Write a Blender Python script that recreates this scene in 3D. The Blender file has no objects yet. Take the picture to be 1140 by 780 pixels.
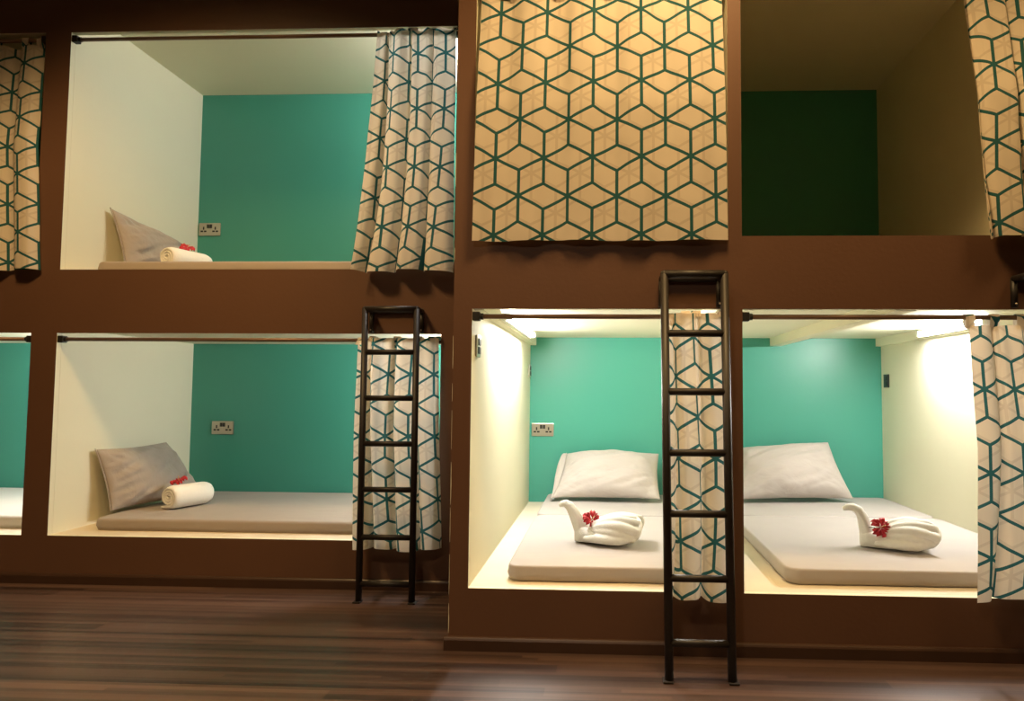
import bpy, bmesh, math, random
from mathutils import Vector, Matrix, noise

C = bpy.context.scene.collection
PI = math.pi

# ------------------------------------------------------------------ helpers
def link(o, parent=None):
    C.objects.link(o)
    if parent:
        o.parent = parent
    return o

def tag(o, label=None, cat=None, group=None, kind=None):
    if label: o['label'] = label
    if cat: o['category'] = cat
    if group: o['group'] = group
    if kind: o['kind'] = kind
    return o

def thing(name, label, cat, loc=(0, 0, 0), rotz=0, group=None):
    o = bpy.data.objects.new(name, None)
    o.empty_display_size = .05
    link(o)
    o.location = loc
    o.rotation_euler = (0, 0, rotz)
    return tag(o, label, cat, group)

def obj(name, bm, mats, parent=None, smooth=False, loc=None):
    bmesh.ops.recalc_face_normals(bm, faces=bm.faces[:])
    me = bpy.data.meshes.new(name)
    bm.to_mesh(me)
    bm.free()
    if not isinstance(mats, (list, tuple)):
        mats = [mats]
    for m in mats:
        me.materials.append(m)
    if smooth:
        for p in me.polygons:
            p.use_smooth = True
    o = bpy.data.objects.new(name, me)
    link(o, parent)
    if loc: o.location = loc
    return o

def struct(name, bm, mats, label, cat, smooth=False):
    return tag(obj(name, bm, mats, None, smooth), label, cat, None, 'structure')

def box(bm, x0, x1, y0, y1, z0, z1, mats=None, bevel=0, seg=2):
    """mats: dict face -> material index, faces: -x +x -y +y -z +z"""
    v = [bm.verts.new(p) for p in ((x0, y0, z0), (x1, y0, z0), (x1, y1, z0), (x0, y1, z0),
                                   (x0, y0, z1), (x1, y0, z1), (x1, y1, z1), (x0, y1, z1))]
    fs = {'-z': (3, 2, 1, 0), '+z': (4, 5, 6, 7), '-y': (0, 1, 5, 4), '+x': (1, 2, 6, 5), '+y': (2, 3, 7, 6), '-x': (3, 0, 4, 7)}
    out = []
    for k, q in fs.items():
        f = bm.faces.new([v[i] for i in q])
        if mats: f.material_index = mats.get(k, mats.get('all', 0))
        out.append(f)
    if bevel:
        es = list({e for f in out for e in f.edges})
        bmesh.ops.bevel(bm, geom=es, offset=bevel, segments=seg, affect='EDGES', profile=.5, clamp_overlap=True)

def frame_for(d):
    d = d.normalized()
    a = Vector((0, 0, 1)) if abs(d.z) < .9 else Vector((1, 0, 0))
    u = d.cross(a).normalized()
    return u, d.cross(u).normalized()

def tube(bm, pts, radii, n=12, cap=True, squash=None):
    """sweep a circle along pts; radii number or list; squash = vertical factor"""
    pts = [Vector(p) for p in pts]
    if not isinstance(radii, (list, tuple)): radii = [radii] * len(pts)
    rings = []
    t0 = (pts[1] - pts[0])
    u, w = frame_for(t0)
    prev = t0.normalized()
    for i, p in enumerate(pts):
        if i == 0: t = pts[1] - pts[0]
        elif i == len(pts) - 1: t = pts[-1] - pts[-2]
        else: t = (pts[i + 1] - pts[i]).normalized() + (pts[i] - pts[i - 1]).normalized()
        t.normalize()
        q = prev.rotation_difference(t)
        u = q @ u; w = q @ w; prev = t
        r = radii[i]
        rings.append([bm.verts.new(p + (u * math.cos(2 * PI * k / n) + w * math.sin(2 * PI * k / n)) * r) for k in range(n)])
    for a, b in zip(rings, rings[1:]):
        for k in range(n):
            bm.faces.new((a[k], a[(k + 1) % n], b[(k + 1) % n], b[k]))
    if cap:
        bm.faces.new(rings[0][::-1]); bm.faces.new(rings[-1])
    return rings

def add_mod(o, kind, **kw):
    m = o.modifiers.new(kind.lower(), kind)
    for k, v in kw.items(): setattr(m, k, v)
    return m

# ------------------------------------------------------------------ materials
def base_mat(name):
    m = bpy.data.materials.new(name)
    m.use_nodes = True
    nt = m.node_tree
    return m, nt, nt.nodes['Principled BSDF']

def N(nt, t, **kw):
    n = nt.nodes.new(t)
    for k, v in kw.items():
        if k.startswith('i_'):
            n.inputs[int(k[2:])].default_value = v
        else:
            setattr(n, k, v)
    return n

def L(nt, a, b): nt.links.new(a, b)

def mth(nt, op, a, b=None, c=None):
    n = nt.nodes.new('ShaderNodeMath'); n.operation = op
    for i, v in enumerate((a, b, c)):
        if v is None: continue
        if isinstance(v, (int, float)): n.inputs[i].default_value = v
        else: nt.links.new(v, n.inputs[i])
    return n.outputs[0]

def simple(name, col, rough=.6, metal=0, var=.0, nscale=8, bump=0, bscale=200, spec=.5, bdist=.002):
    m, nt, b = base_mat(name)
    b.inputs['Base Color'].default_value = (*col, 1)
    b.inputs['Roughness'].default_value = rough
    b.inputs['Metallic'].default_value = metal
    b.inputs['Specular IOR Level'].default_value = spec
    if var or bump:
        tc = N(nt, 'ShaderNodeTexCoord')
    if var:
        no = N(nt, 'ShaderNodeTexNoise'); no.inputs['Scale'].default_value = nscale; no.inputs['Detail'].default_value = 5
        L(nt, tc.outputs['Object'], no.inputs['Vector'])
        mx = N(nt, 'ShaderNodeMix', data_type='RGBA')
        mx.inputs[6].default_value = (*[c * (1 - var) for c in col], 1)
        mx.inputs[7].default_value = (*[min(1, c * (1 + var)) for c in col], 1)
        L(nt, no.outputs['Fac'], mx.inputs[0]); L(nt, mx.outputs[2], b.inputs['Base Color'])
    if bump:
        nb = N(nt, 'ShaderNodeTexNoise'); nb.inputs['Scale'].default_value = bscale; nb.inputs['Detail'].default_value = 3
        L(nt, tc.outputs['Object'], nb.inputs['Vector'])
        bp = N(nt, 'ShaderNodeBump'); bp.inputs['Strength'].default_value = bump; bp.inputs['Distance'].default_value = bdist
        L(nt, nb.outputs['Fac'], bp.inputs['Height']); L(nt, bp.outputs[0], b.inputs['Normal'])
    return m

M = {}
M['brown'] = simple('brown_wall_paint', (.128, .064, .038), .5, var=.1, nscale=2.5, bump=.25, bscale=60, spec=.35)
M['cream'] = simple('cream_wall_paint', (.80, .77, .60), .6, var=.03, nscale=3, bump=.2, bscale=50, spec=.3)
M['ceil'] = simple('cream_ceiling_paint', (.80, .78, .62), .7, var=.03, nscale=3, bump=.15, bscale=50)
M['teal'] = simple('teal_wall_paint', (.056, .305, .238), .36, var=.05, nscale=2, bump=.3, bscale=22, spec=.45)
M['ply'] = simple('cream_plywood', (.72, .64, .50), .6, var=.12, nscale=6, bump=.3, bscale=40)
M['black_metal'] = simple('dark_brown_painted_steel', (.013, .0095, .008), .5, var=.3, nscale=40, spec=.5)
M['rod'] = simple('bronze_rod_metal', (.20, .12, .075), .4, metal=.3)
M['bracket'] = simple('black_plastic', (.012, .012, .012), .5)
M['chrome'] = simple('brushed_chrome', (.50, .45, .38), .3, metal=.9)
M['slot'] = simple('socket_slot_black', (.01, .008, .007), .6)
M['rocker'] = simple('black_rocker', (.02, .018, .015), .35)
M['towel'] = simple('white_terry_towel', (.90, .88, .82), .95, var=.05, nscale=60, bump=.7, bscale=420, spec=.1, bdist=.003)
M['petal'] = simple('red_petal', (.50, .012, .022), .5, var=.35, nscale=60)
M['stamen'] = simple('pale_stamen', (.75, .35, .12), .6)
M['stem'] = simple('green_stem', (.06, .10, .03), .6)
M['housing'] = simple('white_lamp_housing', (.85, .85, .8), .4)
M['skirt'] = simple('dark_brown_skirting', (.055, .028, .018), .35, var=.2, nscale=12)

def mat_fabric(name, col, wr=.35):
    m, nt, b = base_mat(name)
    tc = N(nt, 'ShaderNodeTexCoord')
    b.inputs['Roughness'].default_value = .75
    b.inputs['Specular IOR Level'].default_value = .25
    b.inputs['Sheen Weight'].default_value = .15
    n1 = N(nt, 'ShaderNodeTexNoise'); n1.inputs['Scale'].default_value = 5; n1.inputs['Detail'].default_value = 4
    L(nt, tc.outputs['Object'], n1.inputs['Vector'])
    mx = N(nt, 'ShaderNodeMix', data_type='RGBA')
    mx.inputs[6].default_value = (*[c * .93 for c in col], 1)
    mx.inputs[7].default_value = (*[c * 1.05 for c in col], 1)
    L(nt, n1.outputs['Fac'], mx.inputs[0]); L(nt, mx.outputs[2], b.inputs['Base Color'])
    mp = N(nt, 'ShaderNodeMapping'); mp.inputs['Scale'].default_value = (4, 10, 9); mp.inputs['Rotation'].default_value = (.3, .2, .5)
    L(nt, tc.outputs['Object'], mp.inputs['Vector'])
    n2 = N(nt, 'ShaderNodeTexNoise'); n2.inputs['Scale'].default_value = 1.3; n2.inputs['Detail'].default_value = 5; n2.inputs['Distortion'].default_value = .8
    L(nt, mp.outputs[0], n2.inputs['Vector'])
    n3 = N(nt, 'ShaderNodeTexNoise'); n3.inputs['Scale'].default_value = 500
    L(nt, tc.outputs['Object'], n3.inputs['Vector'])
    h = mth(nt, 'MULTIPLY_ADD', n3.outputs['Fac'], .04, n2.outputs['Fac'])
    bp = N(nt, 'ShaderNodeBump'); bp.inputs['Strength'].default_value = wr; bp.inputs['Distance'].default_value = .02
    L(nt, h, bp.inputs['Height']); L(nt, bp.outputs[0], b.inputs['Normal'])
    return m
M['sheet'] = mat_fabric('grey_cotton_sheet', (.42, .382, .365), .12)
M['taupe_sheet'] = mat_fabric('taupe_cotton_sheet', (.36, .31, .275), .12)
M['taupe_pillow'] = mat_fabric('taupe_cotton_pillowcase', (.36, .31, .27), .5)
M['pillow'] = mat_fabric('grey_cotton_pillowcase', (.46, .415, .385), .5)
M['white_sheet'] = mat_fabric('pale_cotton_sheet', (.62, .60, .57), .12)

def mat_floor():
    m, nt, b = base_mat('dark_wood_floor')
    tc = N(nt, 'ShaderNodeTexCoord')
    sp = N(nt, 'ShaderNodeSeparateXYZ'); L(nt, tc.outputs['Object'], sp.inputs[0])
    # long planks running along x, each about 9 cm wide, in narrow strips
    def strip(wid, shift):
        row = mth(nt, 'FLOOR', mth(nt, 'MULTIPLY', sp.outputs['Y'], 1 / wid))
        wn = N(nt, 'ShaderNodeTexWhiteNoise', noise_dimensions='1D'); L(nt, row, wn.inputs['W'])
        xo = mth(nt, 'ADD', sp.outputs['X'], mth(nt, 'MULTIPLY', wn.outputs['Value'], shift))
        col = mth(nt, 'FLOOR', mth(nt, 'MULTIPLY', xo, 1 / 2.4))
        cv = N(nt, 'ShaderNodeCombineXYZ'); L(nt, row, cv.inputs[0]); L(nt, col, cv.inputs[1])
        w2 = N(nt, 'ShaderNodeTexWhiteNoise', noise_dimensions='3D'); L(nt, cv.outputs[0], w2.inputs['Vector'])
        return w2.outputs['Value']
    va, vb = strip(.061, 5.0), strip(.0204, 9.0)
    mp = N(nt, 'ShaderNodeMapping'); mp.inputs['Scale'].default_value = (.35, 60, 1)
    L(nt, tc.outputs['Object'], mp.inputs['Vector'])
    g = N(nt, 'ShaderNodeTexNoise'); g.inputs['Scale'].default_value = 2.2; g.inputs['Detail'].default_value = 6; g.inputs['Roughness'].default_value = .6
    L(nt, mp.outputs[0], g.inputs['Vector'])
    t = mth(nt, 'ADD', mth(nt, 'ADD', mth(nt, 'MULTIPLY', va, .30), mth(nt, 'MULTIPLY', vb, .36)), mth(nt, 'MULTIPLY', g.outputs['Fac'], .34))
    cr = N(nt, 'ShaderNodeValToRGB')
    cr.color_ramp.elements[0]  .position = .24; cr.color_ramp.elements[0].color = (.026, .015, .013, 1)
    cr.color_ramp.elements[1].position = .80; cr.color_ramp.elements[1].color = (.135, .081, .064, 1)
    L(nt, t, cr.inputs[0]); L(nt, cr.outputs[0], b.inputs['Base Color'])
    fr = mth(nt, 'FRACT', mth(nt, 'MULTIPLY', sp.outputs['Y'], 1 / .092))
    gap = mth(nt, 'LESS_THAN', fr, .03)
    bp = N(nt, 'ShaderNodeBump'); bp.inputs['Strength'].default_value = .3; bp.inputs['Distance'].default_value = .002
    L(nt, mth(nt, 'SUBTRACT', g.outputs['Fac'], gap), bp.inputs['Height']); L(nt, bp.outputs[0], b.inputs['Normal'])
    b.inputs['Roughness'].default_value = .36
    b.inputs['Specular IOR Level'].default_value = .45
    return m
M['floor'] = mat_floor()

AU, AH = .183, .1475        # spacing of the stars along a row, and between rows
def mat_curtain():
    """off-white cloth printed with the teal tumbling-block line pattern; UV in metres"""
    m, nt, b = base_mat('tumbling_block_curtain_cloth')
    uv = N(nt, 'ShaderNodeUVMap'); uv.uv_map = 'UVMap'
    sp = N(nt, 'ShaderNodeSeparateXYZ'); L(nt, uv.outputs[0], sp.inputs[0])
    def pattern(du, dv, w):
        X = mth(nt, 'MULTIPLY', mth(nt, 'ADD', sp.outputs[0], du), 1 / AU)
        Y = mth(nt, 'MULTIPLY', mth(nt, 'ADD', sp.outputs[1], dv), .8660254 / AH)
        res = None
        for ang in (0, 60, 120):
            c, s = math.cos(math.radians(ang)), math.sin(math.radians(ang))
            S = mth(nt, 'ADD', mth(nt, 'MULTIPLY', X, c), mth(nt, 'MULTIPLY', Y, s))
            T = mth(nt, 'SUBTRACT', mth(nt, 'MULTIPLY', Y, c), mth(nt, 'MULTIPLY', X, s))
            s2 = mth(nt, 'MULTIPLY', S, 2)
            k = mth(nt, 'ROUND', s2)
            ds = mth(nt, 'ABSOLUTE', mth(nt, 'SUBTRACT', s2, k))
            t2 = mth(nt, 'MULTIPLY_ADD', k, .5, mth(nt, 'MULTIPLY', T, 1 / math.sqrt(3)))
            fr = mth(nt, 'ABSOLUTE', mth(nt, 'SUBTRACT', t2, mth(nt, 'ROUND', t2)))
            on = mth(nt, 'MULTIPLY', mth(nt, 'LESS_THAN', ds, w), mth(nt, 'LESS_THAN', fr, .335))
            res = on if res is None else mth(nt, 'MAXIMUM', res, on)
        return res
    p1 = pattern(0, 0, .064)
    p2 = pattern(.045, .062, .055)
    mxg = N(nt, 'ShaderNodeMix', data_type='RGBA')
    mxg.inputs[6].default_value = (.82, .735, .62, 1)
    mxg.inputs[7].default_value = (.72, .635, .53, 1)
    L(nt, p2, mxg.inputs[0])
    mx = N(nt, 'ShaderNodeMix', data_type='RGBA')
    L(nt, p1, mx.inputs[0]); L(nt, mxg.outputs[2], mx.inputs[6]); mx.inputs[7].default_value = (.030, .130, .142, 1)
    L(nt, mx.outputs[2], b.inputs['Base Color'])
    b.inputs['Roughness'].default_value = .85
    b.inputs['Specular IOR Level'].default_value = .15
    tc = N(nt, 'ShaderNodeTexCoord')
    nb = N(nt, 'ShaderNodeTexNoise'); nb.inputs['Scale'].default_value = 14; nb.inputs['Detail'].default_value = 4
    L(nt, tc.outputs['Object'], nb.inputs['Vector'])
    bp = N(nt, 'ShaderNodeBump'); bp.inputs['Strength'].default_value = .25; bp.inputs['Distance'].default_value = .01
    L(nt, nb.outputs['Fac'], bp.inputs['Height']); L(nt, bp.outputs[0], b.inputs['Normal'])
    tr = N(nt, 'ShaderNodeBsdfTranslucent'); L(nt, mx.outputs[2], tr.inputs['Color'])
    ms = N(nt, 'ShaderNodeMixShader'); ms.inputs[0].default_value = .30
    L(nt, b.outputs[0], ms.inputs[1]); L(nt, tr.outputs[0], ms.inputs[2])
    L(nt, ms.outputs[0], nt.nodes['Material Output'].inputs['Surface'])
    return m
M['curtain'] = mat_curtain()

def mat_glow(name, col, strength):
    m = bpy.data.materials.new(name); m.use_nodes = True
    nt = m.node_tree
    nt.nodes.remove(nt.nodes['Principled BSDF'])
    e = N(nt, 'ShaderNodeEmission'); e.inputs[0].default_value = (*col, 1); e.inputs[1].default_value = strength
    L(nt, e.outputs[0], nt.nodes['Material Output'].inputs['Surface'])
    return m
GLOW = (1, .95, .90)
M['glow_right'] = mat_glow('fluorescent_tube_glow', GLOW, 310)
M['glow_right_strong'] = mat_glow('fluorescent_tube_glow_stronger', GLOW, 440)
M['glow_left'] = mat_glow('fluorescent_tube_glow_dimmer', GLOW, 290)

# ------------------------------------------------------------------ setting
# right-hand module: face at y = 0; left-hand module: face at y = YL
YL, YB = .732, 1.865
RX0, RXL, RXA, RXB, RXR = -.579, -.508, .456, .507, 1.804
RZS, RZT, RZC, RZU, RZUT, RZUC = .224, 1.266, 1.317, 1.541, 2.56, 2.99  # RZUT: unseen upper opening tops, set low to cut light into the dark bunk
LX0, LX1, LXL, LXU = -2.879, -2.745, -.805, -.748
LZS, LZT, LZC, LZU, LZUT, LZUC = .23, 1.231, 1.256, 1.55, 2.775, 2.947
ROOMZ = 3.45
T = .03
BR = {'all': 1, '-y': 0}

bm = bmesh.new(); box(bm, -6, 4.2, -5.5, 3, -.1, 0)
struct('floor', bm, M['floor'], 'dark reddish brown wooden plank floor', 'floor')
bm = bmesh.new(); box(bm, -6, 4.2, -5.5, 3, ROOMZ, ROOMZ + .1)
struct('ceiling', bm, M['ceil'], 'cream ceiling of the dormitory room', 'ceiling')
bm = bmesh.new(); box(bm, -6, 4.2, -5.6, -5.5, 0, ROOMZ)
struct('wall_behind', bm, M['brown'], 'brown wall of the room behind the camera', 'wall')
bm = bmesh.new(); box(bm, -6.1, -6, -5.5, 3, 0, ROOMZ)
struct('wall_left', bm, M['brown'], 'brown wall at the left end of the room', 'wall')
bm = bmesh.new(); box(bm, 4.2, 4.3, -5.5, 3, 0, ROOMZ)
struct('wall_right', bm, M['brown'], 'brown wall at the right end of the room', 'wall')

def facade(name, x0, x1, y, cells, z1, label):
    """brown front skin as a grid of boxes around rectangular openings; cells = list of (xa, xb, za, zb)"""
    bm = bmesh.new()
    xs = sorted({x0, x1, *[c[0] for c in cells], *[c[1] for c in cells]})
    zs = sorted({0, z1, *[c[2] for c in cells], *[c[3] for c in cells]})
    hole = lambda x, z: any(c[0] < x < c[1] and c[2] < z < c[3] for c in cells)
    nx, nz = len(xs) - 1, len(zs) - 1
    solid = [[not hole((xs[i] + xs[i + 1]) / 2, (zs[j] + zs[j + 1]) / 2) for j in range(nz)] for i in range(nx)]
    vc = {}
    def v(i, k, j):
        key = (i, k, j)
        if key not in vc: vc[key] = bm.verts.new((xs[i], y + k * T, zs[j]))
        return vc[key]
    S = lambda i, j: 0 <= i < nx and 0 <= j < nz and solid[i][j]
    for i in range(nx):
        for j in range(nz):
            if not solid[i][j]: continue
            bm.faces.new((v(i, 0, j), v(i + 1, 0, j), v(i + 1, 0, j + 1), v(i, 0, j + 1))).material_index = 0
            bm.faces.new((v(i, 1, j), v(i, 1, j + 1), v(i + 1, 1, j + 1), v(i + 1, 1, j))).material_index = 1
            if not S(i - 1, j): bm.faces.new((v(i, 0, j), v(i, 0, j + 1), v(i, 1, j + 1), v(i, 1, j))).material_index = 0 if i == 0 else 1
            if not S(i + 1, j): bm.faces.new((v(i + 1, 0, j), v(i + 1, 1, j), v(i + 1, 1, j + 1), v(i + 1, 0, j + 1))).material_index = 1
            if not S(i, j - 1): bm.faces.new((v(i, 0, j), v(i, 1, j), v(i + 1, 1, j), v(i + 1, 0, j))).material_index = 1
            if not S(i, j + 1): bm.faces.new((v(i, 0, j + 1), v(i + 1, 0, j + 1), v(i + 1, 1, j + 1), v(i, 1, j + 1))).material_index = 1
    return struct(name, bm, [M['brown'], M['cream']], label, 'wall')

RXE = 2.55      # right end of the right-hand module, beyond the frame
facade('wall_front', RX0, RXE, 0, [(RXL, RXA, RZS, RZT), (RXB, RXR, RZS, RZT), (RXL, RXA, RZU, RZUT), (RXB, RXR, RZU, RZUT)],
       ROOMZ, 'brown front of the nearer bunk block with four openings')
LXE = -4.90
facade('wall_front_left', -5.9, RX0 - .002, YL, [(LX1, LXL, LZS, LZT), (LX1, LXU, LZU, LZUT), (LXE, LX0, LZS, LZT), (LXE, LX0, LZU, LZUT)],
       ROOMZ, 'brown front of the recessed bunk block with four openings')

# inner walls of the right-hand module
y0, y1 = T + .001, 2.0
bm = bmesh.new(); box(bm, RX0, RXL, y0, 2.05, 0, ROOMZ, {'all': 1, '-x': 0})
struct('wall_bunk_side', bm, [M['brown'], M['cream']], 'side wall of the nearer bunk block, cream inside the bunks', 'wall')
bm = bmesh.new(); box(bm, RXA, RXB, y0, y1, RZS, RZC); box(bm, RXA, RXB, y0, y1, RZU, RZUC)
struct('wall_partition', bm, M['cream'], 'cream partition between the two nearer bunk columns', 'wall')
bm = bmesh.new(); box(bm, RXR, RXR + .06, y0, 2.05, 0, ROOMZ)
struct('wall_bunk_end', bm, M['cream'], 'cream wall on the right of the lit lower bunk', 'wall')
bm = bmesh.new(); box(bm, RXL, RXR, y1, y1 + .05, 0, ROOMZ)
struct('wall_back', bm, M['teal'], 'teal back wall of the nearer bunk block', 'wall')
bm = bmesh.new(); box(bm, RXL, RXR, y0, y1, RZC, RZU - .03)
struct('ceiling_lower_bunks', bm, M['ceil'], 'cream ceiling over the nearer lower bunks', 'ceiling')
bm = bmesh.new(); box(bm, RXL, RXR, y0, y1, RZU - .029, RZU)
struct('floor_upper_bunks', bm, M['ply'], 'plywood base of the nearer upper bunks', 'floor')
bm = bmesh.new(); box(bm, RXL, RXR, y0, y1, RZUC, RZUC + .1)
struct('ceiling_upper_bunks', bm, M['ceil'], 'cream ceiling over the nearer upper bunks', 'ceiling')
bm = bmesh.new(); box(bm, RXL, RXR, y0, y1, RZS - .06, RZS)
struct('floor_lower_bunks', bm, M['ply'], 'cream plywood platform under the nearer lower mattresses', 'floor')
# ceiling battens of the lower bunks
n = 1
for xa, xb, lab in ((RXL, RXL + .04, 'cream batten along the left wall under the bunk ceiling'),
                    (.42, RXA, 'cream batten along the partition under the bunk ceiling'),
                    (1.082, 1.155, 'cream beam running back along the middle of the right lower bunk ceiling'),
                    (RXR - .034, RXR, 'cream batten along the right wall under the bunk ceiling')):
    bm = bmesh.new(); box(bm, xa, xb, y0, y1, 1.264, RZC)
    struct('trim_%d' % n, bm, M['cream'], lab, 'trim'); n += 1

# inner walls of the left-hand module
y0, y1 = YL + T + .001, YB
bm = bmesh.new(); box(bm, LX0, LX1, y0, y1, 0, ROOMZ)
struct('wall_bunk_divider', bm, M['cream'], 'cream wall at the pillow end of the recessed bunks', 'wall')
bm = bmesh.new(); box(bm, LXU, LXU + .06, y0, y1, 0, ROOMZ)
struct('wall_bunk_foot', bm, M['cream'], 'cream wall at the foot end of the recessed bunks', 'wall')
bm = bmesh.new(); box(bm, LXE - .06, LXE, y0, y1, 0, ROOMZ)
struct('wall_bunk_far_end', bm, M['cream'], 'cream wall at the far left end of the recessed block', 'wall')
bm = bmesh.new(); box(bm, LXE - .06, LXU + .06, y1, y1 + .05, 0, ROOMZ)
struct('wall_back_left', bm, M['teal'], 'teal back wall of the recessed bunk block', 'wall')
for k, (xa, xb, who) in enumerate(((LX1, LXU, 'recessed'), (LXE, LX0, 'far left'))):
    sfx = '' if k == 0 else '_left'
    bm = bmesh.new(); box(bm, xa, xb, y0, y1, LZC, LZU - .03)
    struct('ceiling_low_bunk' + sfx, bm, M['ceil'], 'cream ceiling over the %s lower bunk' % who, 'ceiling')
    bm = bmesh.new(); box(bm, xa, xb, y0, y1, LZU - .029, LZU)
    struct('floor_high_bunk' + sfx, bm, M['ply'], 'plywood base of the %s upper bunk' % who, 'floor')
    bm = bmesh.new(); box(bm, xa, xb, y0, y1, LZUC, LZUC + .1)
    struct('ceiling_high_bunk' + sfx, bm, M['ceil'], 'cream ceiling over the %s upper bunk' % who, 'ceiling')
    bm = bmesh.new(); box(bm, xa, xb, y0, y1, LZS - .06, LZS)
    struct('floor_low_bunk' + sfx, bm, M['ply'], 'cream plywood platform of the %s lower bunk' % who, 'floor')

# worn corner where the cream undercoat shows along the block's outer edge
bm = bmesh.new()
rnd = random.Random(5)
z = .06
while z < 1.9:
    ln = rnd.uniform(.02, .16)
    wd = rnd.uniform(.0008, .0022) * (1 if z < .7 else .55)
    zs_ = [z + ln * k / 6 for k in range(7)]
    ws = [wd * (.25 + .75 * math.sin(PI * k / 6)) * rnd.uniform(.6, 1.3) for k in range(7)]
    a = [bm.verts.new((RX0 - .0006, -.0006, q)) for q in zs_]
    b = [bm.verts.new((RX0 + w_, -.0006, q)) for q, w_ in zip(zs_, ws)]
    c = [bm.verts.new((RX0 - .0006, w_, q)) for q, w_ in zip(zs_, ws)]
    for k in range(6):
        bm.faces.new((a[k], b[k], b[k + 1], a[k + 1])); bm.faces.new((c[k], a[k], a[k + 1], c[k + 1]))
    z += ln + (rnd.uniform(.0, .05) if z < .75 else rnd.uniform(.05, .3))
struct('trim_worn_edge', bm, M['cream'], 'chipped cream undercoat along the outer corner of the nearer bunk block', 'trim')

def skirting(name, x0, x1, y, label, end=False):
    bm = bmesh.new()
    prof = [(0, 0), (-.014, 0), (-.014, .038), (-.011, .044), (-.008, .048), (0, .050)]
    a = [bm.verts.new((x0, y + p[0], p[1])) for p in prof]; b = [bm.verts.new((x1, y + p[0], p[1])) for p in prof]
    for i in range(len(prof)):
        j = (i + 1) % len(prof)
        bm.faces.new((a[i], a[j], b[j], b[i]))
    bm.faces.new(a[::-1]); bm.faces.new(b)
    return struct(name, bm, M['skirt'], label, 'baseboard')
skirting('baseboard_front', RX0 - .014, RXE, -.0005, 'dark baseboard along the foot of the nearer bunk block')
skirting('baseboard_left', -5.9, RX0 - .016, YL - .0005, 'dark baseboard along the foot of the recessed bunk block')

# ------------------------------------------------------------------ mattresses
def mattress(name, label, x0, x1, y0, y1, z0, h, mat, seam=None, seed=0, r=.016, group=None):
    """thin foam mattress in a fitted sheet; seam = y of the crease where the top sheet ends"""
    t = thing(name, label, 'mattress', ((x0 + x1) / 2, (y0 + y1) / 2, z0), 0, group)
    def slab(ax, bx, ay, by, az, bz, nx, ny, r, top_only=False):
        bm = bmesh.new()
        nx_, ny_ = nx, ny
        xs = [ax + (bx - ax) * i / nx_ for i in range(nx_ + 1)]
        ys = [ay + (by - ay) * i / ny_ for i in range(ny_ + 1)]
        ox, oy = (x0 + x1) / 2, (y0 + y1) / 2
        def zt(x, y):
            d = min(x - ax, bx - x, y - ay, by - y)
            rr = r
            e = 0
            if d < rr: e = rr - math.sqrt(max(0, rr * rr - (rr - d) ** 2))
            w = .004 * noise.noise(Vector((x * 3.1 + seed, y * 3.1, 0))) + .0022 * noise.noise(Vector((x * 9 + seed, y * 7, 3)))
            return bz - e * min(1, (bz - az) / r * .8) + w * min(1, d / .06)
        # non-uniform grids: dense at the rim
        def dens(a, b, n):
            inner = [a + r + .06 + (b - a - 2 * r - .12) * i / n for i in range(n + 1)]
            rim = [a + r * (1 - math.cos(i / 5 * PI / 2)) for i in range(5)] + [a + r + .015 * i for i in range(4)]
            return rim + inner + [b - (q - a) for q in rim[::-1]]
        xs, ys = dens(ax, bx, nx), dens(ay, by, ny)
        R = .055
        def rc(x, y):
            dx, dy = min(x - ax, bx - x), min(y - ay, by - y)
            p_, q_ = R - dx, R - dy
            if p_ > 0 and q_ > 0:
                k_ = max(p_, q_) / math.hypot(p_, q_)
                sx = 1 if x - ax < bx - x else -1; sy = 1 if y - ay < by - y else -1
                return (ax if sx > 0 else bx) + sx * (R - p_ * k_), (ay if sy > 0 else by) + sy * (R - q_ * k_)
            return x, y
        g = [[bm.verts.new((rc(x, y)[0] - ox, rc(x, y)[1] - oy, zt(x, y) - z0)) for y in ys] for x in xs]
        for i in range(len(xs) - 1):
            for j in range(len(ys) - 1):
                bm.faces.new((g[i][j], g[i + 1][j], g[i + 1][j + 1], g[i][j + 1]))
        # sides down to az, slightly tucked
        loop = [g[i][0] for i in range(len(xs))] + [g[-1][j] for j in range(1, len(ys))] + \
               [g[i][-1] for i in range(len(xs) - 2, -1, -1)] + [g[0][j] for j in range(len(ys) - 2, 0, -1)]
        c = Vector(((ax + bx) / 2 - ox, (ay + by) / 2 - oy, 0))
        prev = loop
        for s in (.5, 1):
            ring = []
            for v in loop:
                d = (v.co - c); d.z = 0; d.normalize()
                k = .004 * noise.noise(v.co * 12 + Vector((seed, 0, 0))) + (.004 if s < 1 else -.006)
                ring.append(bm.verts.new((v.co.x + d.x * k, v.co.y + d.y * k, v.co.z * (1 - s) + (az - z0) * s)))
            for i in range(len(loop)):
                j = (i + 1) % len(loop)
                bm.faces.new((prev[i], ring[i], ring[j], prev[j]))
            prev = ring
        if not top_only: bm.faces.new(prev)
        return bm
    obj('fitted_sheet', slab(x0, x1, y0, y1, z0, z0 + h, 40, 40, r), mat, t, True)
    if seam:
        # top sheet folded over the front three fifths of the mattress
        obj('top_sheet', slab(x0 - .006, x1 + (.006 if x1 < 1.7 else 0), y0 - .007, seam, z0 + .004, z0 + h + .011, 40, 26, .010), mat, t, True)
        obj('head_sheet', slab(x0 - .006, x1 + (.006 if x1 < 1.7 else 0), seam + .030, y1 + .002, z0 + .004, z0 + h + .009, 40, 14, .008), mat, t, True)
    return t

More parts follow.
